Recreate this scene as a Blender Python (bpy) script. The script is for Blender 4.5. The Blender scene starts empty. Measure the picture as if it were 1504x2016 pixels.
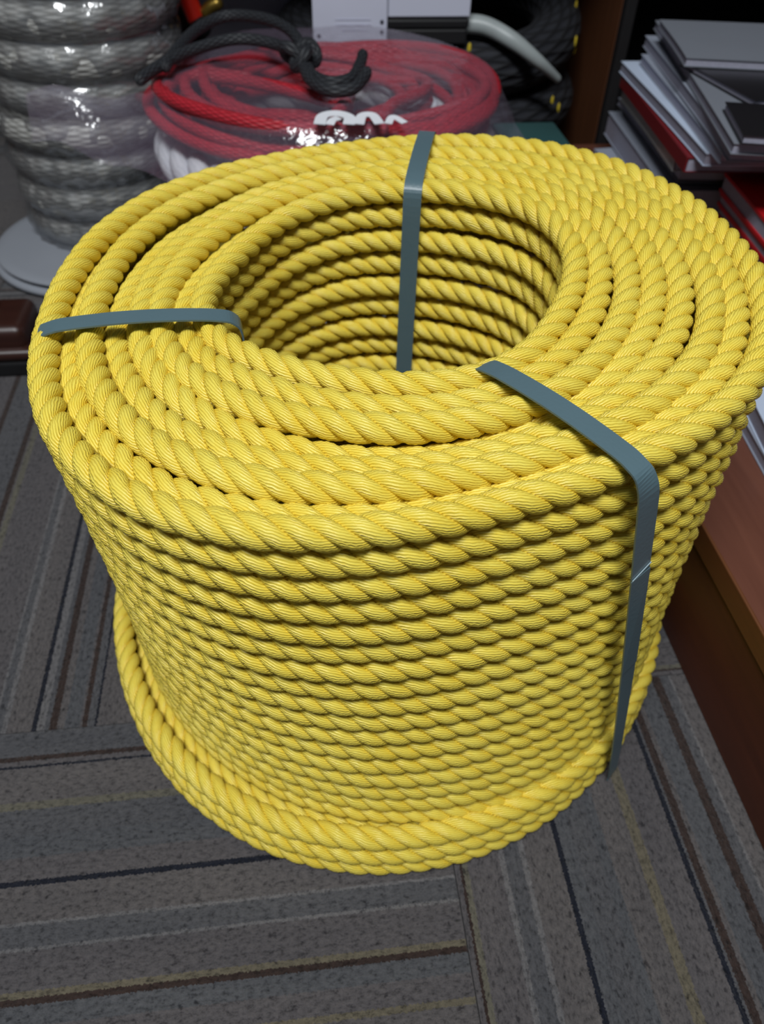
import bpy, bmesh, math, random
import numpy as np
from mathutils import Vector, Matrix
random.seed(7); rng = np.random.default_rng(7)
S = bpy.context.scene; COL = S.collection
PI = math.pi

# ------------------------------------------------------------------ camera, world, lights, exposure
S.view_settings.view_transform = 'Standard'; S.view_settings.look = 'None'
S.view_settings.gamma = 1.0; S.view_settings.use_curve_mapping = False
S.view_settings.exposure = 0.0
CAM = (-0.0846677, -0.32715913, 0.56)
ROWS = ((0.99348633, -0.11193622, 0.02133535), (0.06512544, 0.71139631, 0.69976708), (-0.09350717, -0.69381955, 0.71405241))
cd = bpy.data.cameras.new('camera'); cam = bpy.data.objects.new('camera', cd); COL.objects.link(cam)
cam.matrix_world = Matrix(((ROWS[0][0], ROWS[1][0], ROWS[2][0], CAM[0]), (ROWS[0][1], ROWS[1][1], ROWS[2][1], CAM[1]),
                           (ROWS[0][2], ROWS[1][2], ROWS[2][2], CAM[2]), (0, 0, 0, 1)))
cd.sensor_fit = 'AUTO'; cd.sensor_width = 36.0; cd.lens = 1500.0/2016.0*36.0
cd.clip_start = 0.01; cd.clip_end = 30
cd.dof.use_dof = True; cd.dof.focus_distance = 0.37; cd.dof.aperture_fstop = 10.0
S.camera = cam

W = bpy.data.worlds.new('world'); S.world = W; W.use_nodes = True
W.node_tree.nodes['Background'].inputs[0].default_value = (0.75, 0.86, 1.0, 1)
W.node_tree.nodes['Background'].inputs[1].default_value = 0.07

def area(name, loc, target, sx, sy, power, col):
    l = bpy.data.lights.new(name, 'AREA'); l.shape = 'RECTANGLE'; l.size = sx; l.size_y = sy; l.energy = power; l.color = col
    o = bpy.data.objects.new(name, l); COL.objects.link(o); o.location = loc
    d = Vector(target) - Vector(loc); o.rotation_euler = d.to_track_quat('-Z', 'Y').to_euler()
    return o
area('ceiling_light', (-0.35, -0.85, 2.4), (-0.15, -0.2, 0.1), 1.1, 0.5, 57, (0.95, 0.98, 1.0))

# ------------------------------------------------------------------ helpers
def tag(o, label=None, cat=None, group=None, kind=None):
    if label: o['label'] = label
    if cat: o['category'] = cat
    if group: o['group'] = group
    if kind: o['kind'] = kind
    return o
def empty(name, loc=(0, 0, 0), parent=None):
    o = bpy.data.objects.new(name, None); COL.objects.link(o); o.location = loc; o.empty_display_size = .05
    if parent: o.parent = parent
    return o
def link(name, me, mat, parent=None, loc=(0, 0, 0), rot=(0, 0, 0)):
    if mat is not None and not me.materials: me.materials.append(mat)
    o = bpy.data.objects.new(name, me); COL.objects.link(o); o.location = loc; o.rotation_euler = rot
    if parent: o.parent = parent
    return o
def grid_mesh(name, V, closed_u, closed_v, uv=None, smooth=True):
    """V: (nu,nv,3) array of points -> quad mesh; uv: (nu+1,nv+1,2)"""
    nu, nv = V.shape[:2]
    iu = np.arange(nu if closed_u else nu-1); iv = np.arange(nv if closed_v else nv-1)
    I, J = np.meshgrid(iu, iv, indexing='ij'); I = I.ravel(); J = J.ravel()
    I2 = (I+1) % nu; J2 = (J+1) % nv
    F = np.stack([I*nv+J, I2*nv+J, I2*nv+J2, I*nv+J2], 1).astype(np.int32)
    me = bpy.data.meshes.new(name)
    me.vertices.add(nu*nv); me.vertices.foreach_set('co', V.reshape(-1).astype(np.float32))
    n = len(F); me.loops.add(n*4); me.loops.foreach_set('vertex_index', F.ravel())
    me.polygons.add(n); me.polygons.foreach_set('loop_start', np.arange(0, 4*n, 4, dtype=np.int32))
    me.polygons.foreach_set('loop_total', np.full(n, 4, np.int32))
    if uv is not None:
        L = me.uv_layers.new(name='UVMap')
        U = np.stack([uv[I, J], uv[I+1, J], uv[I+1, J+1], uv[I, J+1]], 1).reshape(-1)
        L.data.foreach_set('uv', U.astype(np.float32))
    me.polygons.foreach_set('use_smooth', np.full(n, smooth))
    me.update(); me.validate()
    return me
def bm_mesh(name, bm, smooth=False):
    me = bpy.data.meshes.new(name); bm.normal_update(); bm.to_mesh(me); bm.free()
    if smooth: me.polygons.foreach_set('use_smooth', np.full(len(me.polygons), True))
    return me
def box_bm(x0, x1, y0, y1, z0, z1, bev=0.0, seg=2, bm=None):
    bm = bm or bmesh.new()
    r = bmesh.ops.create_cube(bm, size=1)
    bmesh.ops.transform(bm, matrix=Matrix.Translation(((x0+x1)/2, (y0+y1)/2, (z0+z1)/2)) @ Matrix.Diagonal((x1-x0, y1-y0, z1-z0, 1)), verts=r['verts'])
    if bev > 0:
        ed = list({e for v in r['verts'] for e in v.link_edges})
        bmesh.ops.bevel(bm, geom=ed, offset=bev, segments=seg, profile=.5, affect='EDGES')
    return bm
def box(name, x0, x1, y0, y1, z0, z1, mat, parent=None, bev=0.0, seg=2):
    return link(name, bm_mesh(name, box_bm(x0, x1, y0, y1, z0, z1, bev, seg)), mat, parent)
def frames(P, closed, up=None):
    if closed: T = np.roll(P, -1, 0) - np.roll(P, 1, 0)
    else: T = np.gradient(P, axis=0)
    T /= np.linalg.norm(T, axis=1)[:, None]
    if up is not None:
        N = np.cross(np.tile(np.array(up, float), (len(P), 1)), T); N = -N      # outward-ish for ccw rings
        l = np.linalg.norm(N, axis=1); N[l < 1e-6] = (1, 0, 0); N /= np.linalg.norm(N, axis=1)[:, None]
    else:
        N = np.zeros_like(P); a = np.array([0, 0, 1.]) if abs(T[0, 2]) < .9 else np.array([1., 0, 0])
        n = np.cross(T[0], a); N[0] = n/np.linalg.norm(n)
        for i in range(1, len(P)):
            n = N[i-1] - T[i]*(N[i-1] @ T[i]); N[i] = n/np.linalg.norm(n)
    return T, N, np.cross(T, N)
def spline(pts, n, closed=False):
    """Catmull-Rom through pts, n samples"""
    P = np.array(pts, float); m = len(P)
    if closed: t = np.linspace(0, m, n, endpoint=False)
    else:
        P = np.vstack([2*P[0]-P[1], P, 2*P[-1]-P[-2]]); t = np.linspace(0, m-1, n); t[-1] -= 1e-9
    out = []
    for x in t:
        i = int(x); u = x-i
        if closed: a, b, c, d = P[(i-1) % m], P[i % m], P[(i+1) % m], P[(i+2) % m]
        else: a, b, c, d = P[i], P[i+1], P[i+2], P[i+3]
        out.append(.5*((2*b) + (-a+c)*u + (2*a-5*b+4*c-d)*u*u + (-a+3*b-3*c+d)*u**3))
    return np.array(out)
def tube_mesh(name, P, r, closed=False, nv=12, up=None, caps=True, sq=(1, 1)):
    P = np.asarray(P, float); T, N, B = frames(P, closed, up)
    r = np.broadcast_to(np.asarray(r, float), (len(P),)).copy()
    if not closed and caps:                        # round the ends by adding shrinking rings
        k = [(-1.0, .02), (-.86, .5), (-.5, .86)]
        Pa = [P[0]+T[0]*r[0]*a*.9 for a, b in k]; ra = [r[0]*b for a, b in k]
        Pb = [P[-1]-T[-1]*r[-1]*a*.9 for a, b in reversed(k)]; rb = [r[-1]*b for a, b in reversed(k)]
        P = np.vstack([Pa, P, Pb]); r = np.concatenate([ra, r, rb])
        N = np.vstack([[N[0]]*3, N, [N[-1]]*3]); B = np.vstack([[B[0]]*3, B, [B[-1]]*3])
    v = np.linspace(0, 2*PI, nv, endpoint=False)
    V = P[:, None] + r[:, None, None]*(sq[0]*np.cos(v)[None, :, None]*N[:, None] + sq[1]*np.sin(v)[None, :, None]*B[:, None])
    Q = np.vstack([P, P[:1]]) if closed else P
    s = np.concatenate([[0], np.cumsum(np.linalg.norm(np.diff(Q, axis=0), axis=1))])
    if not closed: s = np.concatenate([s, s[-1:]])
    rm = float(np.median(r))
    uv = np.zeros((len(P)+1, nv+1, 2)); uv[..., 0] = (s/(2*PI*rm))[:len(P)+1, None]; uv[..., 1] = np.arange(nv+1)[None]/nv
    return grid_mesh(name, V, closed, True, uv)
def lathe(name, prof, n=48, closed=False):
    a = np.linspace(0, 2*PI, n, endpoint=False); p = np.array(prof, float)
    V = np.stack([p[None, :, 0]*np.cos(a)[:, None], p[None, :, 0]*np.sin(a)[:, None], np.broadcast_to(p[None, :, 1], (n, len(p)))], 2)
    return grid_mesh(name, V, True, closed)

# ------------------------------------------------------------------ materials
def nmat(name):
    m = bpy.data.materials.new(name); m.use_nodes = True; nt = m.node_tree
    return m, nt, nt.nodes['Principled BSDF']
def nd(nt, t, **kw):
    n = nt.nodes.new(t)
    for k, v in kw.items():
        if k.startswith('i_'): n.inputs[int(k[2:]) if k[2:].isdigit() else k[2:].replace('_', ' ')].default_value = v
        else: setattr(n, k, v)
    return n
def math_(nt, op, a, b=None, c=None):
    n = nt.nodes.new('ShaderNodeMath'); n.operation = op
    for i, x in enumerate((a, b, c)):
        if x is None: continue
        if isinstance(x, (int, float)): n.inputs[i].default_value = x
        else: nt.links.new(x, n.inputs[i])
    return n.outputs[0]
def mixcol(nt, fac, a, b, mode='MIX'):
    n = nt.nodes.new('ShaderNodeMix'); n.data_type = 'RGBA'; n.blend_type = mode
    for s, x in ((n.inputs[0], fac), (n.inputs[6], a), (n.inputs[7], b)):
        if isinstance(x, (int, float)): s.default_value = x
        elif isinstance(x, tuple): s.default_value = x if len(x) == 4 else (*x, 1)
        else: nt.links.new(x, s)
    return n.outputs[2]
def noise(nt, vec, scale, detail=2, rough=.5):
    n = nt.nodes.new('ShaderNodeTexNoise'); n.inputs['Scale'].default_value = scale; n.inputs['Detail'].default_value = detail; n.inputs['Roughness'].default_value = rough
    if vec is not None: nt.links.new(vec, n.inputs['Vector'])
    return n.outputs['Fac']
def mapping(nt, vec, scale=(1, 1, 1), rot=(0, 0, 0)):
    n = nt.nodes.new('ShaderNodeMapping'); n.inputs['Scale'].default_value = scale; n.inputs['Rotation'].default_value = rot
    nt.links.new(vec, n.inputs['Vector']); return n.outputs['Vector']
def bump(nt, h, strength, dist, prev=None):
    n = nt.nodes.new('ShaderNodeBump'); n.inputs['Strength'].default_value = strength; n.inputs['Distance'].default_value = dist
    nt.links.new(h, n.inputs['Height'])
    if prev is not None: nt.links.new(prev, n.inputs['Normal'])
    return n.outputs['Normal']
def ramp01(nt, fac, stops, interp='LINEAR'):
    n = nt.nodes.new('ShaderNodeValToRGB'); r = n.color_ramp; r.interpolation = interp
    while len(r.elements) > 1: r.elements.remove(r.elements[-1])
    for i, (p, c) in enumerate(stops):
        e = r.elements[0] if i == 0 else r.elements.new(p)
        e.position = p; e.color = (*c, 1)
    nt.links.new(fac, n.inputs[0]); return n.outputs[0]

def plain(name, col, rough=.5, spec=.5, var=.12, nscale=25, bmp=0.0, bscale=200, coat=0.0, metallic=0.0):
    m, nt, p = nmat(name)
    tc = nd(nt, 'ShaderNodeTexCoord').outputs['Object']
    f = noise(nt, tc, nscale, 3)
    c = mixcol(nt, f, tuple(max(0, x*(1-var)) for x in col), tuple(min(1, x*(1+var)) for x in col))
    nt.links.new(c, p.inputs['Base Color'])
    p.inputs['Roughness'].default_value = rough; p.inputs['Specular IOR Level'].default_value = spec
    p.inputs['Coat Weight'].default_value = coat; p.inputs['Metallic'].default_value = metallic
    if bmp: nt.links.new(bump(nt, noise(nt, tc, bscale, 2), bmp, .001), p.inputs['Normal'])
    return m

def yarn_rope(name, pale, deep, ny=21, twist=1.42, bstr=.62, bdist=.0008, rough=.36):
    """laid strand: fine yarns running nearly along the rope, from the strand's own uv"""
    m, nt, p = nmat(name)
    uv = nd(nt, 'ShaderNodeTexCoord').outputs['UV']; ob = nd(nt, 'ShaderNodeTexCoord').outputs['Object']
    sx = nd(nt, 'ShaderNodeSeparateXYZ'); nt.links.new(uv, sx.inputs[0])
    wob = math_(nt, 'MULTIPLY', math_(nt, 'SUBTRACT', noise(nt, ob, 80, 2), .5), .11)
    ph = math_(nt, 'ADD', math_(nt, 'ADD', sx.outputs[1], math_(nt, 'MULTIPLY', sx.outputs[0], twist)), wob)
    a = math_(nt, 'MULTIPLY', ph, ny)
    saw = math_(nt, 'ABSOLUTE', math_(nt, 'SINE', math_(nt, 'MULTIPLY', a, PI)))
    ridge = math_(nt, 'POWER', saw, .42)
    # fibres, much finer, along the yarns
    cv = nd(nt, 'ShaderNodeCombineXYZ'); nt.links.new(math_(nt, 'MULTIPLY', ph, 60), cv.inputs[0]); nt.links.new(math_(nt, 'MULTIPLY', sx.outputs[0], 9), cv.inputs[1])
    fib = noise(nt, cv.outputs[0], 1.6, 2)
    cl = nd(nt, 'ShaderNodeCombineXYZ'); nt.links.new(math_(nt, 'FLOOR', a), cl.inputs[0]); nt.links.new(math_(nt, 'MULTIPLY', sx.outputs[0], 1.2), cl.inputs[1])
    yv = noise(nt, cl.outputs[0], 3.1, 1)
    big = noise(nt, ob, 22, 2)
    f = math_(nt, 'ADD', math_(nt, 'MULTIPLY', fib, .5), math_(nt, 'MULTIPLY', yv, .35))
    f = math_(nt, 'ADD', f, math_(nt, 'MULTIPLY', big, .3))
    f = math_(nt, 'ADD', math_(nt, 'MULTIPLY', ridge, .35), math_(nt, 'SUBTRACT', f, .33))  # yarn highlights put into the colour: ridges paler, grooves deeper
    # outward face painted paler, bedded part deeper: shade of the lay put into colour
    lay_shade = math_(nt, 'MULTIPLY', math_(nt, 'COSINE', math_(nt, 'MULTIPLY', sx.outputs[1], 2*PI)), .17)
    f = math_(nt, 'ADD', f, math_(nt, 'SUBTRACT', lay_shade, .13))
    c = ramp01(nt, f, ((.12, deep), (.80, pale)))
    nt.links.new(c, p.inputs['Base Color'])
    h = math_(nt, 'ADD', math_(nt, 'MULTIPLY', ridge, 1.0), math_(nt, 'MULTIPLY', fib, .35))
    nt.links.new(bump(nt, h, bstr, bdist), p.inputs['Normal'])
    p.inputs['Roughness'].default_value = rough; p.inputs['Specular IOR Level'].default_value = .45
    return m

def braid(name, c1, c2, along=26, around=16, rough=.5, bstr=.8, bdist=.002, coat=0.0, fleck=None):
    m, nt, p = nmat(name)
    uv = nd(nt, 'ShaderNodeTexCoord').outputs['UV']; ob = nd(nt, 'ShaderNodeTexCoord').outputs['Object']
    sx = nd(nt, 'ShaderNodeSeparateXYZ'); nt.links.new(uv, sx.inputs[0])
    u = math_(nt, 'MULTIPLY', sx.outputs[0], along); v = math_(nt, 'MULTIPLY', sx.outputs[1], around)
    w1 = math_(nt, 'SINE', math_(nt, 'MULTIPLY', math_(nt, 'ADD', u, v), PI)); w2 = math_(nt, 'SINE', math_(nt, 'MULTIPLY', math_(nt, 'SUBTRACT', u, v), PI))
    h = math_(nt, 'ABSOLUTE', math_(nt, 'MULTIPLY', w1, w2))
    h = math_(nt, 'POWER', h, .6)
    f = math_(nt, 'ADD', math_(nt, 'MULTIPLY', h, .65), math_(nt, 'MULTIPLY', noise(nt, ob, 60, 2), .35))
    nt.links.new(ramp01(nt, f, ((.1, c1), (.8, c2))), p.inputs['Base Color'])
    nt.links.new(bump(nt, h, bstr, bdist), p.inputs['Normal'])
    p.inputs['Roughness'].default_value = rough; p.inputs['Coat Weight'].default_value = coat; p.inputs['Coat Roughness'].default_value = .15
    return m

def film(name, haze, haze_fac, gloss_fac, rough, bstr, scale, stretch=(1, 1, 1), tint=(1, 1, 1)):
    """thin clear plastic: mostly see-through, a little milky, glossy"""
    m, nt, p = nmat(name); out = nt.nodes['Material Output']; nt.nodes.remove(p)
    ob = nd(nt, 'ShaderNodeTexCoord').outputs['Object']; mp = mapping(nt, ob, stretch)
    n1 = noise(nt, mp, scale, 4, .6)
    nrm = bump(nt, n1, bstr, .006)
    tr = nd(nt, 'ShaderNodeBsdfTransparent', i_0=(*tint, 1)); df = nd(nt, 'ShaderNodeBsdfDiffuse', i_0=(*haze, 1)); gl = nd(nt, 'ShaderNodeBsdfGlossy', i_0=(1, 1, 1, 1), i_1=rough)
    nt.links.new(nrm, gl.inputs['Normal']); nt.links.new(nrm, df.inputs['Normal'])
    m1 = nd(nt, 'ShaderNodeMixShader', i_0=haze_fac); nt.links.new(tr.outputs[0], m1.inputs[1]); nt.links.new(df.outputs[0], m1.inputs[2])
    lw = nd(nt, 'ShaderNodeLayerWeight', i_0=.35); nt.links.new(nrm, lw.inputs['Normal'])
    g = math_(nt, 'MULTIPLY', math_(nt, 'ADD', lw.outputs['Fresnel'], .25), gloss_fac)
    m2 = nd(nt, 'ShaderNodeMixShader'); nt.links.new(g, m2.inputs[0]); nt.links.new(m1.outputs[0], m2.inputs[1]); nt.links.new(gl.outputs[0], m2.inputs[2])
    nt.links.new(m2.outputs[0], out.inputs['Surface'])
    return m

def wood(name, dark, light, rough=.35, axis=1, coat=.2, scale=7):
    m, nt, p = nmat(name)
    ob = nd(nt, 'ShaderNodeTexCoord').outputs['Object']
    sc = [22.0, 22.0, 22.0]; sc[axis] = 1.6
    mp = mapping(nt, ob, tuple(sc))
    f = noise(nt, mp, scale*.6, 5, .6); f2 = noise(nt, ob, 3.5, 2)
    f = math_(nt, 'ADD', math_(nt, 'MULTIPLY', f, .7), math_(nt, 'MULTIPLY', f2, .3))
    nt.links.new(ramp01(nt, f, ((.25, dark), (.75, light))), p.inputs['Base Color'])
    p.inputs['Roughness'].default_value = rough; p.inputs['Coat Weight'].default_value = coat; p.inputs['Coat Roughness'].default_value = .3
    return m

G0 = (0.090, 0.084, 0.088); G1 = (0.079, 0.080, 0.087); G2 = (0.097, 0.090, 0.091)
BLK = (0.010, 0.012, 0.020); BRN = (0.036, 0.024, 0.021); KHA = (0.122, 0.108, 0.078); LGT = (0.132, 0.129, 0.133); BLU = (0.077, 0.080, 0.088); OLV = (0.112, 0.106, 0.084)
def carpet(name, bands):
    """bands: (u0,u1,colour) in metres across the tile; ground colour between them"""
    m, nt, p = nmat(name)
    ob = nd(nt, 'ShaderNodeTexCoord').outputs['Object']
    sx = nd(nt, 'ShaderNodeSeparateXYZ'); nt.links.new(ob, sx.inputs[0])
    jit = math_(nt, 'MULTIPLY', math_(nt, 'SUBTRACT', noise(nt, ob, 600, 2), .5), .0036)
    u = math_(nt, 'ADD', math_(nt, 'ADD', sx.outputs[0], jit), .25)
    u = math_(nt, 'MULTIPLY', u, 2.0)
    st = [(0.0, G0)]
    for k, (a, b, c) in enumerate(sorted(bands)):
        st.append(((a+.25)*2, c)); st.append(((b+.25)*2, (G1, G2, G0)[k % 3]))
    col = ramp01(nt, u, st, 'CONSTANT')
    sp = noise(nt, mapping(nt, ob, (1, .5, 1)), 380, 4, .75)
    spk = ramp01(nt, sp, ((.30, (.30, .30, .30)), (.47, (.92, .92, .92)), (.72, (1.35, 1.33, 1.3))))
    # worn soft shading of the pile
    wear = noise(nt, mapping(nt, ob, (3, .5, 1)), 9, 3)
    col = mixcol(nt, 1.0, col, spk, 'MULTIPLY')
    col = mixcol(nt, 1.0, col, ramp01(nt, wear, ((.3, (.86, .86, .88)), (.7, (1.12, 1.1, 1.08)))), 'MULTIPLY')
    # the fleck yarns, dark
    fl = noise(nt, mapping(nt, ob, (1, .6, 1)), 240, 3, .6)
    col = mixcol(nt, 1.0, col, ramp01(nt, fl, ((.30, (.38, .38, .40)), (.42, (1, 1, 1)))), 'MULTIPLY')
    nt.links.new(col, p.inputs['Base Color'])
    hb = math_(nt, 'ADD', sp, math_(nt, 'MULTIPLY', fl, .5))
    nt.links.new(bump(nt, hb, .9, .0025), p.inputs['Normal'])
    p.inputs['Roughness'].default_value = 1.0; p.inputs['Specular IOR Level'].default_value = .05
    p.inputs['Sheen Weight'].default_value = .15
    return m

M = {}
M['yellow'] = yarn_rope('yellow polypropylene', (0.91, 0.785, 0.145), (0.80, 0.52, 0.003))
M['strap'] = plain('grey blue strapping', (0.095, 0.155, 0.180), .36, .5, .05, 40, .12, 500)
M['strap_edge'] = plain('strap weld', (0.30, 0.40, 0.44), .35, .5, .1, 60)
M['wood_top'] = wood('cherry shelf board', (0.105, 0.036, 0.022), (0.165, 0.062, 0.038), .42, 1)
M['wood_face'] = wood('dark cherry plinth', (0.060, 0.014, 0.006), (0.110, 0.027, 0.011), .55, 1, .02)
M['wood_edge'] = wood('shelf edge band', (0.10, 0.034, 0.010), (0.17, 0.058, 0.018), .5, 1, .05)
M['wall'] = wood('brown panelling', (0.030, 0.014, 0.010), (0.055, 0.026, 0.018), .6, 2, 0)
M['inside'] = plain('black cabinet lining', (0.012, 0.011, 0.012), .7, .3)
M['panelside'] = wood('cabinet side', (0.09, 0.031, 0.012), (0.15, 0.054, 0.020), .5, 2, .05)
M['under'] = plain('carpet backing', (0.05, 0.05, 0.052), .95, .1)

# ------------------------------------------------------------------ floor and room
floor = tag(box('floor', -1.6, 1.6, -1.2, 2.6, -.03, -.0062, M['under']), kind='structure')
R_BANDS = [(-.002, .004, BRN), (.004, .008, OLV), (.033, .0352, LGT), (.047, .052, LGT), (.0758, .0795, BLK), (.080, .088, BLU), (.105, .113, BLU), (.1325, .140, KHA),
           (.1635, .1665, BLK), (.169, .1748, BRN), (.178, .194, BLU), (.195, .203, BRN), (.209, .2112, LGT)]
R_BANDS = [(a-.25, b-.25, c) for a, b, c in R_BANDS if a > 0] + [(-.2475, -.2460, BRN), (-.246, -.242, OLV)]
L_BANDS = [(-.0262, -.022, BRN), (-.0318, -.0293, BLK), (-.065, -.060, OLV), (-.100, -.085, BLU), (-.1192, -.116, BLK), (-.1452, -.143, LGT), (-.1612, -.159, LGT), (-.188, -.184, KHA), (-.1915, -.188, BRN), (-.205, -.192, BLU), (-.222, -.217, KHA), (-.26, -.255, BLK), (-.30, -.292, BRN)]
L_BANDS = [(a+.25, b+.25, c) for a, b, c in L_BANDS]
U_BANDS = [(-.432, -.426, BRN), (-.3995, -.393, BRN), (-.392, -.386, OLV), (-.348, -.346, LGT), (-.3405, -.337, LGT), (-.3172, -.313, BLK), (-.313, -.3085, LGT), (-.304, -.297, BRN), (-.292, -.280, BLU), (-.279, -.274, BRN), (-.2695, -.267, BLK), (-.2, -.195, KHA), (-.12, -.117, BLK)]
U_BANDS = [(a+.25, b+.25, c) for a, b, c in U_BANDS]
CT = [carpet('carpet right pattern', R_BANDS), carpet('carpet lower pattern', L_BANDS), carpet('carpet upper pattern', U_BANDS)]
tile_me = []
for k in range(3):
    me = bm_mesh('carpet_tile', box_bm(-.2497, .2497, -.2497, .2497, -.006, 0, .0006, 1)); me.materials.append(CT[k]); tile_me.append(me)
for iy in range(-2, 5):
    for ix in range(-3, 3):
        turn = (ix + iy) % 2 != 0          # quarter-turned tiles
        if ix == 0 and iy == -1: k, rz = 0, 0
        elif ix == -1 and iy == -1: k, rz = 1, PI/2
        elif ix == -1 and iy == 0: k, rz = 2, 0
        else: k = (ix*2 + iy) % 3; rz = PI/2 if turn == ((-1 + -1) % 2 != 0) else 0
        if not (ix == 0 and iy == -1) and not (ix == -1 and iy == 0) and not (ix == -1 and iy == -1):
            rz = PI/2 if (ix + iy) % 2 == 0 else 0
        o = link('carpet_tile', tile_me[k], None, floor, (ix*.5+.25, iy*.5+.25, 0), (0, 0, rz))
tag(box('wall_back', -1.6, 1.6, 1.55, 1.65, -.006, 1.6, M['wall']), kind='structure')
tag(box('wall_left', -1.25, -1.15, -.2, 1.55, -.006, 1.6, M['wall']), kind='structure')

# ------------------------------------------------------------------ the yellow rope coil
h = 0.56
TH_N = 720
C0 = np.array([-.042, .17])
pt = [0.00186, 0.00041, 0.37134, 0.00369, 0.01079, 0.00782, -0.00174, -0.00771, -0.00434, 0.58769, 0.01718, 0.00368, 0.00371, 0.00375]
pi_ = [-0.00601, 0.0055, 0.19922, 0.00086, -0.00043, 0.00072, 0.00069, 0.00263, 0.006, 0.0191, 0.00382, -0.0017, 0.00551]
pb = [0.00173, 0.00307, 0.40922, 0.00186, -0.00036, 0.00671, 0.00281, 0.00046, 0.00028]
pw = [0.01411, -0.00729, 0.36706, -0.00022, -0.00078]
def curve(th, cx, cy, R0, rc, z0, zc):
    r = np.full_like(th, R0); z = np.full_like(th, z0)
    for k in range(len(rc)//2): r += rc[2*k]*np.cos((k+2)*th) + rc[2*k+1]*np.sin((k+2)*th)
    for k in range(len(zc)//2): z += zc[2*k]*np.cos((k+1)*th) + zc[2*k+1]*np.sin((k+1)*th)
    return np.stack([C0[0]+cx+r*np.cos(th), C0[1]+cy+r*np.sin(th), z], 1)
def c_out(th): return curve(th, pt[0], pt[1], pt[2], pt[3:9], pt[9], pt[10:14])
def c_in(th): return curve(th, pi_[0], pi_[1], pi_[2], pi_[3:9], pt[9], pi_[9:13])
def c_bot(th, dr=0, z=.07): return curve(th, pb[0], pb[1], pb[2]+dr, pb[3:9], z, [])
def c_waist(th, z=.08): return curve(th, pw[0], pw[1], pw[2], pw[3:5], z, [])
def bumpf(th, deg, width):
    d = (np.degrees(th)-deg+180) % 360-180
    return np.exp(-(d/width)**2)
def wob(th, a):
    return a*sum(rng.normal()*np.cos(k*th+rng.uniform(0, 6.28))/k for k in range(2, 7))

coil = tag(empty('rope_coil', (C0[0]*h, C0[1]*h, 0)), 'large coil of yellow three-strand rope bound with grey-blue straps on the carpet', 'rope coil')
OFF = np.array([C0[0]*h, C0[1]*h, 0])
ROPE_R = .0146*h; PITCH = .0735*h
def laid_turn(P, parent, mat, r, pitch, nv=12, per=18, a=.53, rs=.50, seg='strand', name='rope_turn', uvoff=0.0):
    """one turn (closed curve P) of right-laid three-strand rope: an Empty with its three strands"""
    T_ = np.vstack([P, P[:1]]); s = np.concatenate([[0], np.cumsum(np.linalg.norm(np.diff(T_, axis=0), axis=1))])
    L = s[-1]; n_p = max(1, round(L/pitch)); n = n_p*per
    q = np.linspace(0, L, n, endpoint=False)
    P2 = np.stack([np.interp(q, s, T_[:, i]) for i in range(3)], 1)
    T, N, B = frames(P2, True, (0, 0, 1))
    t_e = empty(name, (0, 0, 0), parent)
    ph0 = rng.uniform(0, 2*PI); pha = 2*PI*q/L*n_p
    v = np.linspace(0, 2*PI, nv, endpoint=False)
    for k in range(3):
        ph = ph0+pha+2*PI*k/3
        e1 = np.cos(ph)[:, None]*N+np.sin(ph)[:, None]*B; ep = -np.sin(ph)[:, None]*N+np.cos(ph)[:, None]*B
        t = T+ep*(a*r*2*PI*n_p/L); t /= np.linalg.norm(t, axis=1)[:, None]
        e2 = np.cross(t, e1)
        lum = 1+.035*np.cos(pha*.37+k*2+ph0)
        V = (P2+a*r*e1)[:, None]+(rs*r*lum)[:, None, None]*(np.cos(v)[None, :, None]*e1[:, None]*.98+1.10*np.sin(v)[None, :, None]*e2[:, None])
        uv = np.zeros((n+1, nv+1, 2)); uv[..., 0] = (np.arange(n+1)/per)[:, None]+k*7.31+uvoff; uv[..., 1] = np.arange(nv+1)[None]/nv
        link(seg, grid_mesh(seg, V, True, True, uv), mat, t_e)
    return t_e
TH = np.linspace(0, 2*PI, TH_N, endpoint=False)
nT = 8
# how far each turn on the top face sinks between its neighbours, by direction
fr, lf, lb, rt = bumpf(TH, -90, 48), bumpf(TH, 180, 42), bumpf(TH, 118, 45), bumpf(TH, 10, 60)
bk = bumpf(TH, 75, 40)
sink = np.zeros((nT, TH_N)); rad = np.zeros((nT, TH_N))
sink[6] = .013*fr+.010*lf+.013*lb+.006*bk+.003
sink[4] = .007*fr+.010*lf+.012*lb+.005*bk+.002
sink[3] = .022*fr+.002*lf+.000*lb
sink[1] = .002*fr+.007*lf+.012*lb+.005*bk+.002
rad[5] = .004*lf+.006*lb+.006*fr; rad[7] = .000*lf
rad[3] = -.002*lf+.004*fr; rad[2] = .002*lb+.0115*fr; rad[4] = .004*fr
rad[1] = .004*fr
tops = []
for k in range(nT):
    f = k/(nT-1)
    P = c_out(TH)*f+c_in(TH)*(1-f)
    d = P[:, :2]-(C0+np.array([pt[0], pt[1]])*f); d /= np.linalg.norm(d, axis=1)[:, None]
    P[:, :2] += d*(rad[k]+wob(TH, .0012))[:, None]
    P[:, 2] -= sink[k]; P[:, 2] += wob(TH, .0010)
    tops.append(P)
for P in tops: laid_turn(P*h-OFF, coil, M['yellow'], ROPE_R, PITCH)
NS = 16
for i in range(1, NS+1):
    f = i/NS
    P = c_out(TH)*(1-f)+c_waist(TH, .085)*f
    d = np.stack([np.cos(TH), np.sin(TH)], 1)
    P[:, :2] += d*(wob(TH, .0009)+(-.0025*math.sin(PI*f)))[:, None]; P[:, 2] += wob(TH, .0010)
    laid_turn(P*h-OFF, coil, M['yellow'], ROPE_R, PITCH)
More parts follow.
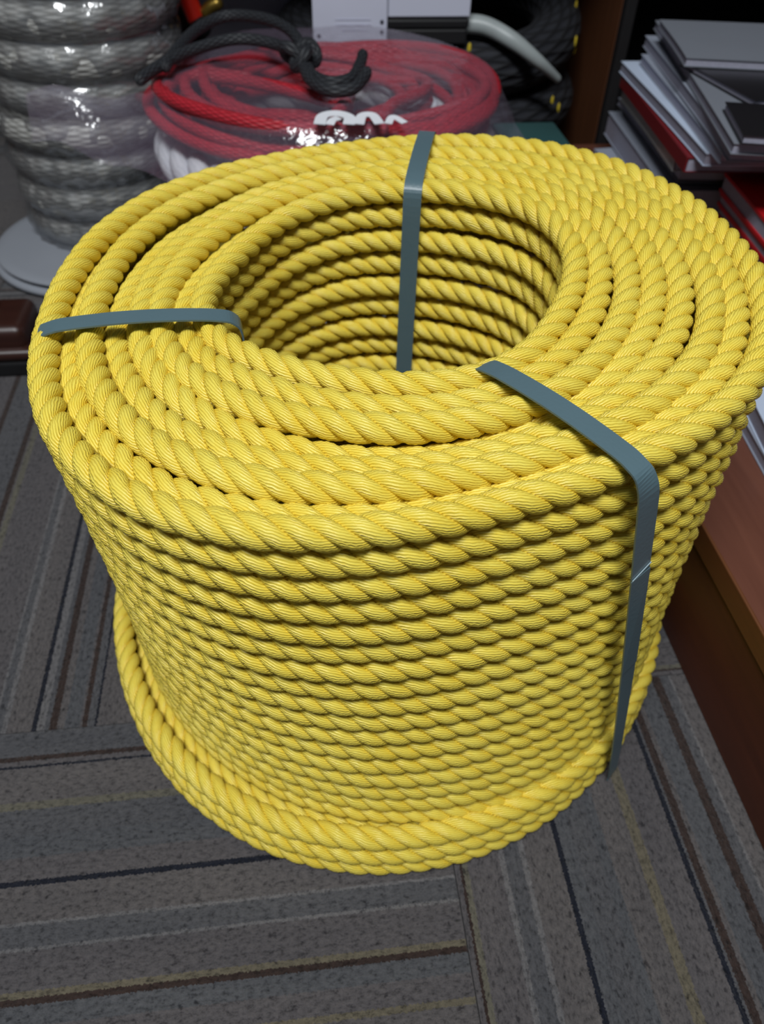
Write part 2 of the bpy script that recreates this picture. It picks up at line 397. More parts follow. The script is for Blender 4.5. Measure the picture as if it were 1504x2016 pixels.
for dr, z, rr in ((-.006, .0765, 1.0), (-.002, .0460, 1.0), (-.001, .0152, 1.0), (-.031, .052, .98)):
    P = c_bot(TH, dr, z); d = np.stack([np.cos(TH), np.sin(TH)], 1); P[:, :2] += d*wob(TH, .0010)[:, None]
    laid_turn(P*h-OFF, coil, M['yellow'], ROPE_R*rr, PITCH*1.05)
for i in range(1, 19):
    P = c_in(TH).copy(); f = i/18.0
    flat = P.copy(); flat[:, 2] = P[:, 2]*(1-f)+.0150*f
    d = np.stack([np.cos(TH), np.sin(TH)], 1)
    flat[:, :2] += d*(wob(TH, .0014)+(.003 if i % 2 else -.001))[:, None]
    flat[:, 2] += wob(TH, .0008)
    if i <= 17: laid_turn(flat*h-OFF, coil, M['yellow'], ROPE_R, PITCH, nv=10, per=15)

# --- strapping bands
def strap(name, outer, outer_bot, inner, label, arch=0.006, width=.0126):
    """outer/inner: plan points (m) where the band turns down outside / inside; outer_bot: plan point at the floor outside"""
    o = np.array(outer); i_ = np.array(inner); ob = np.array(outer_bot)
    def zt(p):
        v = p/h-C0; a = math.atan2(v[1], v[0]); r = np.hypot(*v); A = np.array([a])
        ro = np.hypot(*(c_out(A)[0, :2]-C0)); ri = np.hypot(*(c_in(A)[0, :2]-C0))
        f = min(1, max(0, (r-ri)/(ro-ri))); return (c_out(A)[0, 2]*f+c_in(A)[0, 2]*(1-f))*h+ROPE_R*1.10
    pts = []
    zO, zI = zt(o), zt(i_)
    pts.append((*ob, .0012)); pts.append((*ob, .006))
    n = 9
    co = C0*h
    va = o-co; vb = ob-co
    aa, ab = math.atan2(va[1], va[0]), math.atan2(vb[1], vb[0]); ab = aa+(ab-aa+PI) % (2*PI)-PI; ra, rb = np.hypot(*va), np.hypot(*vb)
    for t in np.linspace(.12, .965, n):
        a = ab+(aa-ab)*t; r = rb+(ra-rb)*t
        pts.append((co[0]+r*math.cos(a), co[1]+r*math.sin(a), .006+(zO-.006)*t))
    din = (i_-o)/np.linalg.norm(i_-o)
    for t in (.03, .12, .25, .4, .55, .7, .85, .96):
        p = o+(i_-o)*t; pts.append((*p, zO+(zI-zO)*t+arch*h*math.sin(PI*t)-(.0022 if t in (.03,) else .0010 if t == .96 else 0)))
    p = i_+din*.0015
    for z in np.linspace(zI-.006, .006, 8): pts.append((*p, z))
    pts.append((*(i_-din*.004), .0012))
    # sideways direction: horizontal, square to the band's plan line
    side = np.array([-din[1], din[0], 0.0])
    P = np.array(pts)
    # resample densely with small rounded corners
    q = [P[0]]
    for a, b in zip(P[:-1], P[1:]):
        q += [a+(b-a)*t for t in np.linspace(0, 1, 7)[1:]]
    q = np.array(q)
    for _ in range(3): q[1:-1] = .25*q[:-2]+.5*q[1:-1]+.25*q[2:]
    T = np.gradient(q, axis=0); T /= np.linalg.norm(T, axis=1)[:, None]
    rv = q[:, :2]-co; rv /= np.linalg.norm(rv, axis=1)[:, None]
    tg = np.stack([-rv[:, 1], rv[:, 0], np.zeros(len(q))], 1); tg *= np.sign(tg@side)[:, None]
    m_ = np.zeros(len(q)); m_[:(n+2)*6-2] = 1.0
    for _ in range(12): m_[1:-1] = .25*m_[:-2]+.5*m_[1:-1]+.25*m_[2:]
    side = tg*m_[:, None]+side[None]*(1-m_[:, None])
    sd = side-T*(T*side).sum(1)[:, None]; sd /= np.linalg.norm(sd, axis=1)[:, None]
    nrm = np.cross(T, sd)
    if nrm[len(nrm)//2][2] < 0 and True: nrm = -nrm
    th = .0005
    w = width/2
    V = np.stack([q-sd*w-nrm*th, q+sd*w-nrm*th, q+sd*w+nrm*th, q-sd*w+nrm*th], 1)-OFF
    me = grid_mesh(name, V, False, True, None, False)
    ob_ = link(name, me, M['strap'], coil); ob_['label'] = label
    return ob_, q, sd, nrm
L1 = strap('strap', (-.2285, .0500), (-.2440, .1500), (-.1180, .0600), 'grey-blue plastic strap across the left of the coil')
L2 = strap('strap', (.0290, .3080), (.0320, .3330), (.0000, .1925), 'grey-blue plastic strap across the back and down the hole')
L3 = strap('strap', (.0640, -.0985), (.1330, -.0830), (.0060, -.0080), 'grey-blue plastic strap over the front right of the coil')
# weld seam on the right strap: overlapped end with a pale cut edge
_, q, sd, nrm = L3
j = np.argmin(np.abs(q[:len(q)//2, 2]-.268))
a, b = q[j-10], q[j]
t = (b-a)/np.linalg.norm(b-a); n_ = nrm[j]; n_ = n_ if n_@np.array([.5, -.8, 0]) > 0 else -n_
c = q[j]+n_*.0007; w = sd[j]*.0063; lo = -t*.05
V = np.array([[c-w+t*.0045, c+w-t*.0005], [c-w+t*.0040, c+w-t*.0010]])-OFF
def slab(name, quad, nvec, th, mat, parent, label=None):
    bm = bmesh.new(); Q = [Vector(p) for p in quad]; nn = Vector(nvec)*th
    A = [bm.verts.new(p) for p in Q]; Bv = [bm.verts.new(p+nn) for p in Q]; m_ = len(Q)
    bm.faces.new(Bv); bm.faces.new(A[::-1])
    for i in range(m_): bm.faces.new((A[i], A[(i+1) % m_], Bv[(i+1) % m_], Bv[i]))
    bmesh.ops.recalc_face_normals(bm, faces=bm.faces)
    o = link(name, bm_mesh(name, bm), mat, parent)
    if label: o['label'] = label
    return o
slab('weld_edge', [c-w+t*.0046-OFF, c+w-t*.0006-OFF, c+w-t*.0013-OFF, c-w+t*.0039-OFF], n_, .0005, M['strap_edge'], L3[0], 'pale cut end of the welded strap')
slab('weld_tab', [c-w*.99-OFF, c+w*1.12-t*.0013-OFF, q[j-16]+n_*.0007+sd[j-16]*.0070-OFF, q[j-16]+n_*.0007-sd[j-16]*.0062-OFF], n_, .0004, M['strap'], L3[0])

# ------------------------------------------------------------------ right: bookcase with its plinth
bc = tag(empty('bookcase', (.24, .4, 0)), 'low cherry wood bookcase with a dark plinth beside the yellow coil', 'bookcase')
def bpart(name, x0, x1, y0, y1, z0, z1, mat, bev=.001): 
    o = box(name, x0-.24, x1-.24, y0-.4, y1-.4, z0, z1, mat, bc, bev); return o
bpart('plinth', .2255, .95, -.75, .86, 0, .104, M['wood_face'])['label'] = 'dark reddish plinth board'
bpart('shelf_board', .2262, .95, -.75, .86, .1045, .1235, M['wood_top'])
bpart('edge_band', .2235, .2262, -.75, .86, .1040, .1265, M['wood_edge'])['label'] = 'front edge strip of the shelf board'
bpart('back_panel', .95, .97, -.75, 1.4, 0, .70, M['inside'])['label'] = 'black back panel'
bpart('shade_shelf', .55, .95, -.75, .86, .60, .625, M['wood_top'])  # unseen shelf, added to darken the inside and the stacked papers
bpart('end_panel', .464, .95, 1.38, 1.40, 0, .60, M['inside'])
bpart('lower_board', .464, .95, .862, 1.38, 0, .10, M['inside'])
bpart('top_board', .466, .97, .862, 1.40, .60, .625, M['inside'])

# ------------------------------------------------------------------ right: printed matter on the shelf
M['paper'] = plain('white paper', (0.50, 0.58, 0.72), .55, .4, .06, 9)
M['greyp'] = plain('grey coated paper', (0.20, 0.215, 0.25), .45, .4, .08, 9)
M['palegrey'] = plain('pale grey paper', (0.30, 0.33, 0.40), .5, .4, .06, 9)
M['blackp'] = plain('black glossy cover', (0.014, 0.013, 0.015), .3, .5, .2, 9)
M['redp'] = plain('red glossy cover', (0.55, 0.010, 0.016), .32, .5, .08, 9)
M['darkred'] = plain('dark red cover', (0.17, 0.007, 0.010), .35, .5, .1, 9)
M['pages'] = plain('page edges', (0.34, 0.34, 0.42), .7, .2, .15, 400)
M['clearg'] = plain('clear document sleeve', (0.42, 0.44, 0.44), .22, .6, .2, 9, 0, 200, .5)
M['boxgrey'] = plain('dark grey file box', (0.035, 0.040, 0.045), .6, .3, .1, 20)
dk = tag(empty('shade_desk', (-.32, 1.0, 0)), 'brown side panel behind the thick black rope, with an added unseen top for shade', 'shade_desk')
def dpart(name, x0, x1, y0, y1, z0, z1, mat, bev=.001): return box(name, x0+.32, x1+.32, y0-1.0, y1-1.0, z0, z1, mat, dk, bev)
dpart('side_panel', .437, .454, .985, 1.5, 0, .72, M['panelside'])
dpart('panel_edge', .4375, .4545, .968, .9845, 0, .72, M['inside'])['label'] = 'front edge of the side panel, coloured black for shade'  # black colour stands in for the shade right of the panel
dpart('side_panel', -1.12, -1.10, .60, 1.5, 0, .72, M['panelside'])  # unseen leg, added to carry the top
dpart('shade_top', -1.13, .4555, .68, 1.52, .7205, .75, M['wood_top'], .003)  # unseen top, added to shade the things behind the coil
def booklet(name, A, B, w, z, t, cover, label, cat='booklet', group=None, pages=True, bulge=0.0, cs=.0009, spine=False):
    """lies flat: A far-left and B near-left corners in plan, w to the right, underside at z, thickness t"""
    A = np.array(A); B = np.array(B); d = (B-A)/np.linalg.norm(B-A); rgt = np.array([-d[1], d[0]])
    L = np.linalg.norm(B-A)
    e = empty(name, (A[0], A[1], z)); e.rotation_euler = (0, 0, math.atan2(rgt[1], rgt[0]))
    def slabz(nm, x0, x1, y0, y1, z0, z1, mat, lift=0.0, n=8):
        # a sheet with a softly lifted left edge
        xs = np.linspace(x0, x1, n); ys = np.linspace(y0, y1, n)
        X, Y = np.meshgrid(xs, ys, indexing='ij')
        zz = lift*np.sin(np.clip((Y-y0)/(y1-y0), 0, 1)*PI*1.2+.4)*np.exp(-X/(.10))
        top = np.stack([X, Y, z1+zz], 2); botm = np.stack([X, Y, z0+zz], 2)
        bm = bmesh.new()
        vt = [[bm.verts.new(top[i, j]) for j in range(n)] for i in range(n)]; vb = [[bm.verts.new(botm[i, j]) for j in range(n)] for i in range(n)]
        for i in range(n-1):
            for j in range(n-1):
                bm.faces.new((vt[i][j], vt[i+1][j], vt[i+1][j+1], vt[i][j+1])); bm.faces.new((vb[i][j], vb[i][j+1], vb[i+1][j+1], vb[i+1][j]))
        for j in range(n-1):
            bm.faces.new((vt[0][j], vt[0][j+1], vb[0][j+1], vb[0][j])); bm.faces.new((vt[-1][j+1], vt[-1][j], vb[-1][j], vb[-1][j+1]))
            bm.faces.new((vt[j+1][0], vt[j][0], vb[j][0], vb[j+1][0])); bm.faces.new((vt[j][-1], vt[j+1][-1], vb[j+1][-1], vb[j][-1]))
        bmesh.ops.recalc_face_normals(bm, faces=bm.faces)
        return link(nm, bm_mesh(nm, bm), mat, e)
    if pages and t > .003:
        slabz('pages', .0015, w, -L+.0015, -.0015, cs, t-cs, M['pages'], bulge)
        slabz('cover', 0, w, -L, 0, t-cs, t, cover, bulge); slabz('cover', 0, w, -L, 0, 0, cs, cover, bulge)
    if spine: slabz('spine', -.0016, -.0001, -L, 0, .0002, t-.0002, cover, bulge)
    if not (pages and t > .003): slabz('sheet', 0, w, -L, 0, 0, t, cover, bulge)
    tag(e, label, cat, group)
    return e
GR = 'booklets and papers stacked on the shelf'
def col_stack(lst):
    for (nm, A, B, w, z, t, mat, lab, cat, bulge) in lst: booklet(nm, A, B, w, z, t, M[mat], lab, cat, GR, True, bulge, .0035 if nm == 'red_folder' else .0009, nm in ('red_book', 'document_sleeve'))
col_stack([
 ('file_box', (.405, .835), (.392, .53), .23, .124, .030, 'boxgrey', 'dark grey flat file box lowest under the stack of papers', 'box', 0),
 ('paper_sheaf', (.347, .752), (.358, .545), .24, .1545, .004, 'palegrey', 'bluish paper sheaf lowest in the stack, sticking out beside the yellow coil', 'paper', .002),
 ('catalogue', (.376, .800), (.357, .530), .22, .160, .030, 'palegrey', 'thick grey catalogue near the bottom of the paper stack', 'catalogue', 0),
 ('catalogue', (.398, .828), (.376, .545), .22, .191, .009, 'greyp', 'thin grey catalogue with a drooping cover below the dark catalogue', 'catalogue', .001),
 ('catalogue', (.396, .800), (.368, .530), .22, .201, .014, 'boxgrey', 'dark catalogue in the middle of the paper stack', 'catalogue', 0),
 ('document_sleeve', (.378, .767), (.354, .520), .22, .216, .016, 'clearg', 'shiny clear document sleeve under the dark red book', 'sleeve', .001),
 ('red_book', (.371, .765), (.345, .476), .22, .233, .0155, 'darkred', 'dark red book sandwiched under the white sheets of the paper stack', 'book', 0),
 ('paper_sheaf', (.368, .774), (.349, .450), .23, .249, .013, 'paper', 'bright white paper sheaf lying above the dark red book', 'paper', .001),
 ('catalogue', (.386, .756), (.349, .421), .22, .263, .011, 'palegrey', 'pale catalogue directly above the bright white sheaf', 'catalogue', 0),
 ('catalogue', (.400, .790), (.342, .394), .22, .275, .013, 'palegrey', 'pale thick catalogue second among the top layers of the paper stack', 'catalogue', .001),
 ('catalogue', (.420, .815), (.331, .375), .22, .2895, .010, 'greyp', 'long grey catalogue directly under the black brochures', 'catalogue', .001),
 ('brochure', (.369, .605), (.392, .465), .20, .3015, .006, 'blackp', 'black glossy brochure wedged under the topmost grey catalogue', 'brochure', 0),
 ('brochure', (.356, .458), (.334, .368), .20, .3015, .008, 'blackp', 'black glossy brochure at the near end of the paper stack', 'brochure', 0),
 ('catalogue', (.393, .742), (.361, .577), .22, .308, .009, 'greyp', 'topmost grey catalogue of the paper stack', 'catalogue', .001),
])
col_stack([
 ('file_box', (.435, .500), (.418, .26), .24, .124, .034, 'boxgrey', 'dark grey file box under the red folders', 'box', 0),
 ('notebook', (.424, .500), (.408, .25), .24, .1585, .012, 'palegrey', 'grey notebook just under the red folders', 'notebook', 0),
 ('red_folder', (.414, .502), (.394, .255), .22, .171, .013, 'redp', 'lower bright red folder with pale page edges', 'folder', 0),
 ('red_folder', (.411, .503), (.391, .258), .22, .1845, .014, 'redp', 'middle bright red folder with pale page edges', 'folder', 0),
 ('red_folder', (.409, .505), (.389, .260), .22, .199, .021, 'redp', 'topmost bright red folder with a rounded spine', 'folder', 0),
])
col_stack([
 ('folder', (.314, .235), (.300, .085), .20, .124, .012, 'palegrey', 'flat grey folder at the shelf front beside the coil', 'folder', 0),
 ('folder', (.322, .245), (.3030, .120), .20, .1365, .018, 'paper', 'white folder on top of the flat grey folder beside the coil', 'folder', 0),
])

# ------------------------------------------------------------------ left: plastic-wrapped stack of white braided rope on a reel
M['whitebraid'] = braid('white braided rope', (0.17, 0.165, 0.148), (0.46, 0.46, 0.44), 5, 22, .45, .6, .002)
M['wrap'] = film('stretch film', (0.50, 0.54, 0.60), .10, .55, .16, .85, 26, (1, 1, .35))
M['whiteplastic'] = plain('white plastic', (0.30, 0.32, 0.36), .4, .5, .05, 12)
M['blackplastic'] = plain('black plastic', (0.012, 0.012, 0.013), .45, .4, .1, 12)
SC = np.array([-.372, .86])
ws = tag(empty('wrapped_rope_stack', (SC[0], SC[1], .0235)), 'tall stack of thick white braided rope wrapped in clear stretch film', 'rope coil')
th = np.linspace(0, 2*PI, 160, endpoint=False)
def stack_r(z): return .083+.024*min(1, max(0, z/.22))
def stack_c(z): return np.array([.006+.020*z/.25, 0])
for k in range(9):
    z = .0270+k*.0445
    r = stack_r(z)+rng.uniform(-.003, .003)
    c = stack_c(z)+rng.uniform(-.002, .002, 2)
    P = np.stack([c[0]+r*np.cos(th), c[1]+r*np.sin(th), z+.003*np.sin(th+k)], 1)
    link('rope_turn', tube_mesh('rope_turn', P, .0228, True, 20, (0, 0, 1)), M['whitebraid'], ws)
# film: follows the turns, dips a little between them, wrinkled
nz = 120; a = np.linspace(0, 2*PI, 200, endpoint=False); zz = np.linspace(.0008, .42, nz)
V = np.zeros((200, nz, 3))
rn = rng.normal(size=(6,)); 
for j, z in enumerate(zz):
    kk = (z-.0270)/.0445; dip = (1-abs(math.cos(PI*kk)))
    r = stack_r(z)+.0262-.0085*dip+.0012*np.sin(9*a+z*70)+.0010*np.sin(17*a-z*120+1)+.0008*np.sin(31*a+z*160)
    c = stack_c(z); V[:, j, 0] = c[0]+r*np.cos(a); V[:, j, 1] = c[1]+r*np.sin(a); V[:, j, 2] = z
tag(link('plastic_wrap', grid_mesh('plastic_wrap', V, True, False), M['wrap'], ws), 'wrinkled clear stretch film')
# reel flange it stands on
rf = tag(empty('reel_base', (SC[0]-.004, SC[1]-.050, 0)), 'white round plastic reel base with a black groove under the wrapped rope', 'reel')
link('flange', lathe('flange', [(.0, .0165), (.128, .0165), (.138, .0168), (.1440, .0180), (.1445, .0200), (.141, .0222), (.128, .0228), (.0, .0228)], 72), M['whiteplastic'], rf)
link('groove_ring', lathe('groove_ring', [(.0, .0122), (.1385, .0122), (.1385, .0163), (.0, .0163)], 72), M['blackplastic'], rf)
link('foot_ring', lathe('foot_ring', [(.0, .0005), (.138, .0005), (.146, .002), (.150, .005), (.150, .0095), (.147, .0120), (.0, .0120)], 72), M['whiteplastic'], rf)
# dark wooden pedestal at the frame's left
wp = tag(empty('wood_pedestal', (-.62, .56, 0)), 'dark reddish wooden pedestal with a black base at the left of the carpet', 'pedestal')
M['pedestal'] = wood('pedestal wood', (0.022, 0.007, 0.005), (0.045, 0.014, 0.009), .4, 0, .12)
E2 = [(.205, .004), (.205, .021), ]
link('base_strip', bm_mesh('base_strip', box_bm(-.21, .222, -.072, .02, 0, .020, .003)), M['blackplastic'], wp)
link('body', bm_mesh('body', box_bm(-.205, .212, -.064, .014, .0205, .062, .012, 4), True), M['pedestal'], wp)
link('rim', bm_mesh('rim', box_bm(-.21, .222, -.073, .02, .0203, .036, .007, 3), True), M['pedestal'], wp)
M['straw'] = yarn_rope('frayed fibre', (.55, .50, .42), (.30, .26, .2))
fe = tag(empty('frayed_rope_end', (-.475, .535, .0595)), 'pale frayed rope end lying on the dark pedestal', 'rope end')
for i in range(12):
    s0 = rng.uniform(-.012, .012); p = [(-.08, s0*.5, .010+rng.uniform(-.004, .004)), (-.03, s0, .012+rng.uniform(-.006, .008)), (.02+rng.uniform(-.02, .012), s0*1.6, .012+rng.uniform(-.008, .010))]
    link('fibre_tuft', tube_mesh('fibre_tuft', spline(p, 14), .0022, False, 6), M['straw'], fe)

# ------------------------------------------------------------------ behind: white laid rope coil, red rope in its bag, black cord
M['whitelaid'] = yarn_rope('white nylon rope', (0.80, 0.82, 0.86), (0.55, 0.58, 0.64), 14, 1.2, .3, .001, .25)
wc = tag(empty('white_rope_coil', (-.033, .665, 0)), 'white three-strand rope coil under the bagged red rope', 'rope coil')
for k in range(5):
    z = .0240+k*.0455; R = .182+rng.uniform(-.004, .004)
    P = np.stack([R*np.cos(TH), R*.96*np.sin(TH), np.full(TH_N, z)], 1)
    laid_turn(P, wc, M['whitelaid'], .0235, .130, 14, 30)
M['redbraid'] = braid('red braided rope', (0.26, 0.006, 0.013), (0.50, 0.020, 0.036), 3, 12, .5, .8, .001)
RZ = .2335
rb = tag(empty('red_rope_bundle', (-.035, .668, RZ)), 'coil of red braided rope in a clear plastic bag behind the yellow coil', 'rope coil')
tt = np.linspace(0, 2*PI, 200, endpoint=False)
def red_turn(rx, ry, cx, cy, z, ph, amp=.0035):
    ry *= .93
    x = cx+rx*np.cos(tt)+amp*np.cos(2*tt+ph); y = cy+ry*np.sin(tt)+amp*np.sin(3*tt+ph*1.7); zz = z+.005*np.sin(2*tt+ph)+.003*np.sin(3*tt-ph)
    link('rope_turn', tube_mesh('rope_turn', np.stack([x, y, zz], 1), .0068, True, 10, (0, 0, 1)), M['redbraid'], rb)
spec = [(.190, .185, 0, 0, .010), (.176, .172, .006, -.004, .012), (.200, .178, -.003, -.003, .024), (.186, .186, .010, -.006, .026), (.168, .160, .012, .004, .024), (.152, .150, .018, .008, .018),
        (.192, .172, .006, -.012, .039), (.175, .176, .016, .002, .040), (.160, .150, .022, .006, .036), (.142, .138, .020, .014, .030), (.182, .168, .018, -.004, .053), (.165, .152, .026, .006, .051), (.130, .122, .000, .020, .040)]
spec += [(.118, .105, .01, .01, .020), (.104, .090, -.01, .02, .014), (.135, .128, .015, -.02, .012)]
for i, (rx, ry, cx, cy, z) in enumerate(spec): red_turn(rx, ry, cx, cy, z*.62+.004, i*1.3)
# a slack bight folded back at the left and two loose ends in the middle
for nm, p in (('rope_bight', [(.03, -.165, .036), (-.08, -.155, .042), (-.165, -.085, .044), (-.176, -.02, .042), (-.14, .012, .042), (-.06, -.03, .042), (.02, -.10, .042)]),
              ('rope_bight', [(.05, -.170, .042), (-.06, -.170, .046), (-.150, -.11, .048), (-.188, -.04, .046), (-.17, .02, .044), (-.09, .01, .04)]),
              ('rope_end', [(-.005, -.165, .044), (.014, -.105, .044), (.026, -.05, .034)]),
              ('rope_end', [(.045, -.165, .044), (.068, -.105, .044), (.10, -.06, .040)])):
    link(nm, tube_mesh(nm, spline(p, 60), .0072, False, 10), M['redbraid'], rb)
# clear bag lying over the bundle with a loose flat tail towards the wrapped stack
M['bag'] = film('clear bag film', (0.50, 0.40, 0.55), .11, .22, .13, 1.0, 22)
nx, ny = 120, 100
X, Y = np.meshgrid(np.linspace(-.325, .225, nx), np.linspace(-.215, .225, ny), indexing='ij')
rr_ = np.hypot((X-.008)/.215, (Y+.0)/.208)
Z = .0525-.012*np.exp(-(rr_/.42)**2)-.05*np.clip(rr_-.88, 0, 1)**1.1/.13
tail = np.clip((-X-.14)/.085, 0, 1); tail = tail*tail*(3-2*tail)
Z = np.maximum(Z, .004); Zt = .030+.020*np.sin(Y*16+1)+.006*np.sin(X*60)
Z = Z*(1-tail)+Zt*tail
w = sum(rng.uniform(.3, 1)*np.sin(X*rng.uniform(-45, 45)+Y*rng.uniform(-45, 45)+rng.uniform(0, 6)) for _ in range(9))
Z = Z+.0011*w+.0012*np.sin(X*38+Y*22+2*np.sin(Y*19))
t2 = np.clip((-X-.20)/.125, 0, 1)
Yw = Y*(1-.55*tail-.30*t2)-(.095-.03*t2)*tail
tag(link('plastic_bag', grid_mesh('plastic_bag', np.stack([X, Yw, Z], 2), False, False), M['bag'], rb), 'clear crumpled plastic bag film')
# white print on the bag front
M['print'] = plain('white print', (0.85, 0.87, 0.92), .35, .4, .04, 20)
def ribbon(name, pts, wd, mat, parent, n=24):
    q = spline(pts, n); T = np.gradient(q, axis=0); T /= np.linalg.norm(T, axis=1)[:, None]
    sd = np.cross(T, np.array([0, -.1, 1.])); sd /= np.linalg.norm(sd, axis=1)[:, None]
    nr = np.cross(sd, T)
    Vv = np.stack([q-sd*wd/2, q+sd*wd/2, q+sd*wd/2+nr*.0006, q-sd*wd/2+nr*.0006], 1)
    return link(name, grid_mesh(name, Vv, False, True, None, False), mat, parent)
zf = .042
for p, wd in (([(.000, -.176, .058), (.006, -.150, .059), (.022, -.142, .059), (.036, -.156, .059), (.034, -.178, .058)], .014), ([(.012, -.178, .058), (.016, -.166, .059), (.024, -.158, .059)], .010),
              ([(.046, -.178, .058), (.052, -.152, .059), (.064, -.150, .059), (.070, -.178, .058)], .012), ([(.080, -.178, .058), (.088, -.158, .059), (.100, -.176, .058)], .009)):
    ribbon('bag_print', [(x*.85-.016, y*.8-.056, z-.0015) for x, y, z in p], wd*.85, M['print'], rb)['label'] = 'white printed mark on the bag'

M['cord'] = braid('black cord', (0.006, 0.007, 0.009), (0.026, 0.029, 0.035), 3, 10, .6, .8, .001)
bc_ = tag(empty('knotted_tie', (-.062, .645, .2955)), 'black cord tied in a knot with two loops on the bagged red rope', 'cord')
cr = .0064
for nm, p in (('cord_loop', [(.006, .004, .012), (-.010, .060, .020), (-.040, .105, .022), (-.085, .135, .018), (-.120, .100, .012), (-.142, .03, .006), (-.150, -.01, .002)]),
              ('cord_loop', [(.000, -.004, .008), (-.030, .045, .010), (-.075, .065, .010), (-.125, .035, .006), (-.158, -.01, .002), (-.175, -.04, -.002)]),
              ('cord_end', [(.004, .006, .004), (.010, -.045, .003), (.028, -.074, .003), (.052, -.064, .004), (.066, -.018, .006), (.070, -.002, .010)]),
              ('cord_end', [(.000, -.008, .006), (.008, -.066, .003), (.026, -.096, .002), (.050, -.096, .003), (.064, -.074, .007), (.068, -.066, .010)])):
    link(nm, tube_mesh(nm, spline(p, 60), cr, False, 10), M['cord'], bc_)
k3 = np.linspace(0, 2*PI, 90, endpoint=False)
kn = np.stack([.0105*(np.sin(k3)+1.6*np.sin(2*k3))*.75, .0105*(np.cos(k3)-1.6*np.cos(2*k3))*.85, .010+.008*-np.sin(3*k3)], 1)
link('knot', tube_mesh('knot', kn, cr*1.02, True, 10, None), M['cord'], bc_)

# ------------------------------------------------------------------ behind: thick black rope with yellow markers, tub, cartons
M['blackbraid'] = braid('black braided rope', (0.004, 0.004, 0.005), (0.022, 0.024, 0.031), 4, 16, .75, .9, .004)
M['marker'] = plain('yellow marker yarn', (0.62, 0.46, 0.03), .5, .4, .1, 40)
KC = (.166, 1.15)
def lift(k, a): return .045*(.5+.5*np.cos(a-math.radians(40)))**3 if k == 2 else 0*a
br = tag(empty('black_rope_coil', (KC[0], KC[1], 0)), 'coil of thick black braided rope with yellow marker yarns behind the red rope', 'rope coil')
turns = []
for k in range(3):
    z = .0415+.0815*k; R = .218+(.004 if k % 2 else -.003)
    P = np.stack([R*np.cos(th), R*np.sin(th), z+lift(k, th)], 1)
    turns.append((link('rope_turn', tube_mesh('rope_turn', P, .041, True, 22, (0, 0, 1)), M['blackbraid'], br), R, z))
for k, az, el in ((2, -31, 8), (2, -22, -28), (1, -44, 40), (1, -41, 20), (2, -16, 50), (2, -84, 59), (2, -84, 18)):
    o_, R, z = turns[k]; a, e_ = math.radians(az), math.radians(el)
    q = np.array([math.cos(a)*(R+.0413*math.cos(e_)), math.sin(a)*(R+.0413*math.cos(e_)), z+.0413*math.sin(e_)+float(lift(k, np.array(a)))])
    bm = bmesh.new(); bmesh.ops.create_uvsphere(bm, u_segments=10, v_segments=6, radius=1); bmesh.ops.scale(bm, vec=(.0022, .0032, .0085), verts=bm.verts)
    link('marker_yarn', bm_mesh('marker_yarn', bm, True), M['marker'], o_, tuple(q), (0, 0, a))
# pale paper band lying over the black coil
M['paleband'] = plain('pale plastic sleeve', (0.36, 0.40, 0.40), .4, .5, .3, 14)
P = [(.150, .945, .2665), (.185, .935, .2680), (.216, .925, .2665), (.252, .904, .2530), (.291, .897, .2290), (.331, .914, .2000)]
tag(link('plastic_sleeve', tube_mesh('plastic_sleeve', spline(P, 40), np.interp(np.linspace(0, 1, 40), (0, .6, 1), (.0135, .0115, .006)), False, 14), M['paleband']), 'pale crumpled plastic sleeve draped over the thick black rope', 'sleeve')
# teal tub in front of the black coil
M['teal'] = plain('dark teal plastic', (0.030, 0.085, 0.085), .45, .4, .1, 12)
tb = tag(empty('teal_tray', (.232, .718, .1268)), 'dark teal plastic tray on the shelf board between the red rope and the bookcase side', 'tray')
bm = bmesh.new()
bm_ = box_bm(-.004, .050, -.04, .04, 0, .050, .006, 3)
link('body', bm_mesh('body', bm_, True), M['teal'], tb)
link('lid', bm_mesh('lid', box_bm(-.034, .054, -.044, .044, .0505, .064, .004, 3), True), M['teal'], tb)
# white cards and cartons at the back
M['card'] = plain('white card', (0.60, 0.62, 0.74), .6, .3, .04, 12)
M['ink'] = plain('dark ink', (0.03, 0.03, 0.045), .6, .3, .1, 12)
M['faint'] = plain('faint print', (0.50, 0.51, 0.63), .6, .3, .05, 12)
tc_ = tag(empty('white_card', (.014, .9005, 0)), 'upright white card with dark punched dots behind the red rope', 'card')
link('board', bm_mesh('board', box_bm(-.051, .053, 0, .004, 0, .340, .0006, 1)), M['card'], tc_)
for x, z in ((-.043, .262), (.0455, .266), (.0455, .2785), (.0455, .252)):
    bm = bmesh.new(); bmesh.ops.create_cone(bm, cap_ends=True, segments=16, radius1=.0026, radius2=.0026, depth=.0008)
    link('punched_dot', bm_mesh('punched_dot', bm), M['ink'], tc_, (x, -.0004, z), (PI/2, 0, 0))
for x0, x1, z in ((-.02, .03, .281), (-.02, .03, .2745), (-.012, .026, .268)): link('print_line', bm_mesh('print_line', box_bm(x0, x1, -.0006, 0, z, z+.0012)), M['faint'], tc_)
cb = tag(empty('white_carton', (.130, .908, .2815)), 'white carton lying on an added black spacer above the thick black rope', 'carton')
link('carton_body', bm_mesh('carton_body', box_bm(-.062, .056, 0, .045, 0, .10, .002, 2)), M['card'], cb)
link('carton_flap', bm_mesh('carton_flap', box_bm(-.061, .055, -.002, -.0002, .002, .098, .0005, 1)), M['card'], cb)
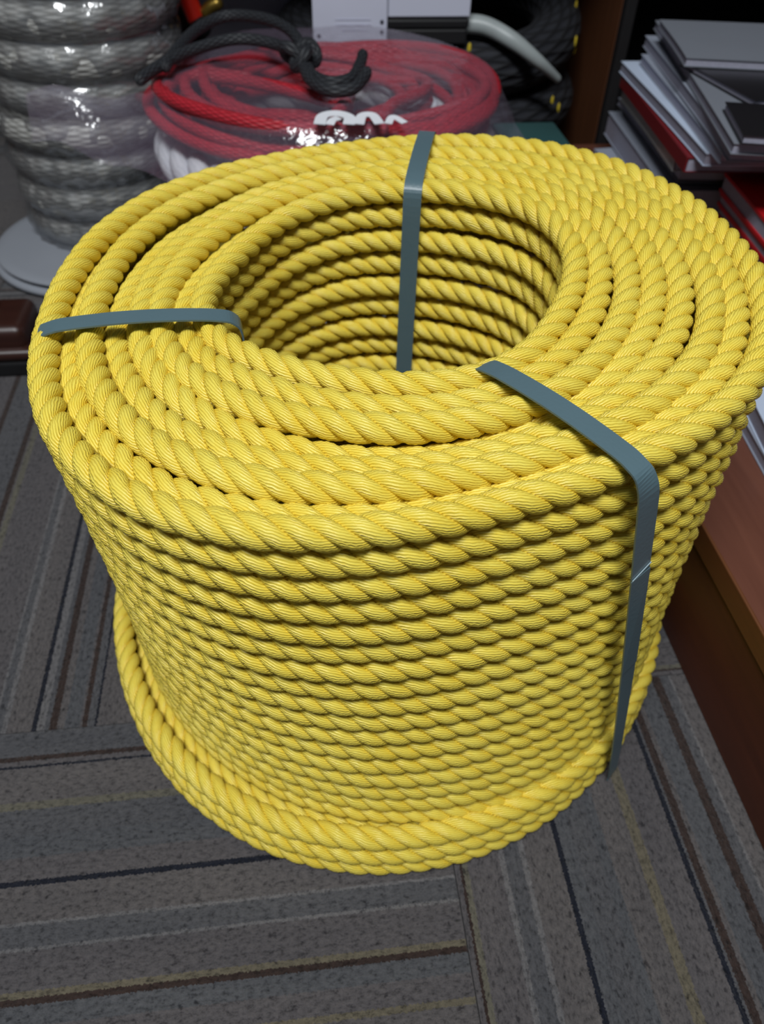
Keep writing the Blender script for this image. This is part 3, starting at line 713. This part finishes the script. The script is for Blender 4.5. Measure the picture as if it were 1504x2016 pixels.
bk_ = tag(empty('black_spacer', (.130, .906, .2482)), 'flat black spacer added on the thick black rope under the white carton', 'case')  # added filler that lifts the carton, black to vanish in the dark
link('spacer_body', bm_mesh('spacer_body', box_bm(-.066, .054, 0, .049, 0, .020, .003, 2)), M['blackplastic'], bk_)
link('spacer_lid', bm_mesh('spacer_lid', box_bm(-.067, .055, -.001, .050, .0205, .0325, .003, 2)), M['blackplastic'], bk_)
# white sack behind the black cord
M['sack'] = plain('white plastic sack', (0.42, 0.42, 0.52), .5, .4, .12, 10, .6, 30)
bm = bmesh.new(); bmesh.ops.create_uvsphere(bm, u_segments=48, v_segments=28, radius=1)
for v in bm.verts:
    x, y, z = v.co; f = (abs(x)**3+abs(y)**3+abs(z)**3)**(-1/3)
    wv = 1+.03*math.sin(7*x+5*z)+.02*math.sin(11*y-9*z)
    v.co = Vector((x*f*.10*wv, y*f*.075*wv, max(.0, (z*f*.17*wv)+.17)))
sk = tag(link('plastic_sack', bm_mesh('plastic_sack', bm, True), M['sack'], None, (-.140, 1.37, 0)), 'lumpy white plastic sack behind the black cord', 'sack')
# red handled tool
M['redplastic'] = plain('red plastic', (0.75, 0.025, 0.012), .35, .5, .05, 12)
M['brass'] = plain('brass', (0.30, 0.20, 0.04), .35, .5, .1, 20, 0, 200, 0, .8)
rt_ = tag(empty('red_handled_tool', (-.245, 1.0, 0)), 'upright tool with red handle, black knob and brass bit beside the white sack', 'tool')
link('shaft', tube_mesh('shaft', spline([(.045, .0, .001), (.045, 0, .12), (.045, 0, .245)], 20), .007, False, 10), M['blackplastic'], rt_)
link('handle', tube_mesh('handle', spline([(.040, 0, .262), (.036, 0, .275), (.028, 0, .30), (.018, 0, .34)], 20), .0135, False, 14), M['redplastic'], rt_)
bm = bmesh.new(); bmesh.ops.create_uvsphere(bm, u_segments=20, v_segments=12, radius=.0155)
link('knob', bm_mesh('knob', bm, True), M['blackplastic'], rt_, (.046, -.004, .252))
link('brass_bit', tube_mesh('brass_bit', spline([(.054, 0, .268), (.064, 0, .276), (.074, 0, .280)], 10), .009, False, 12), M['brass'], rt_)
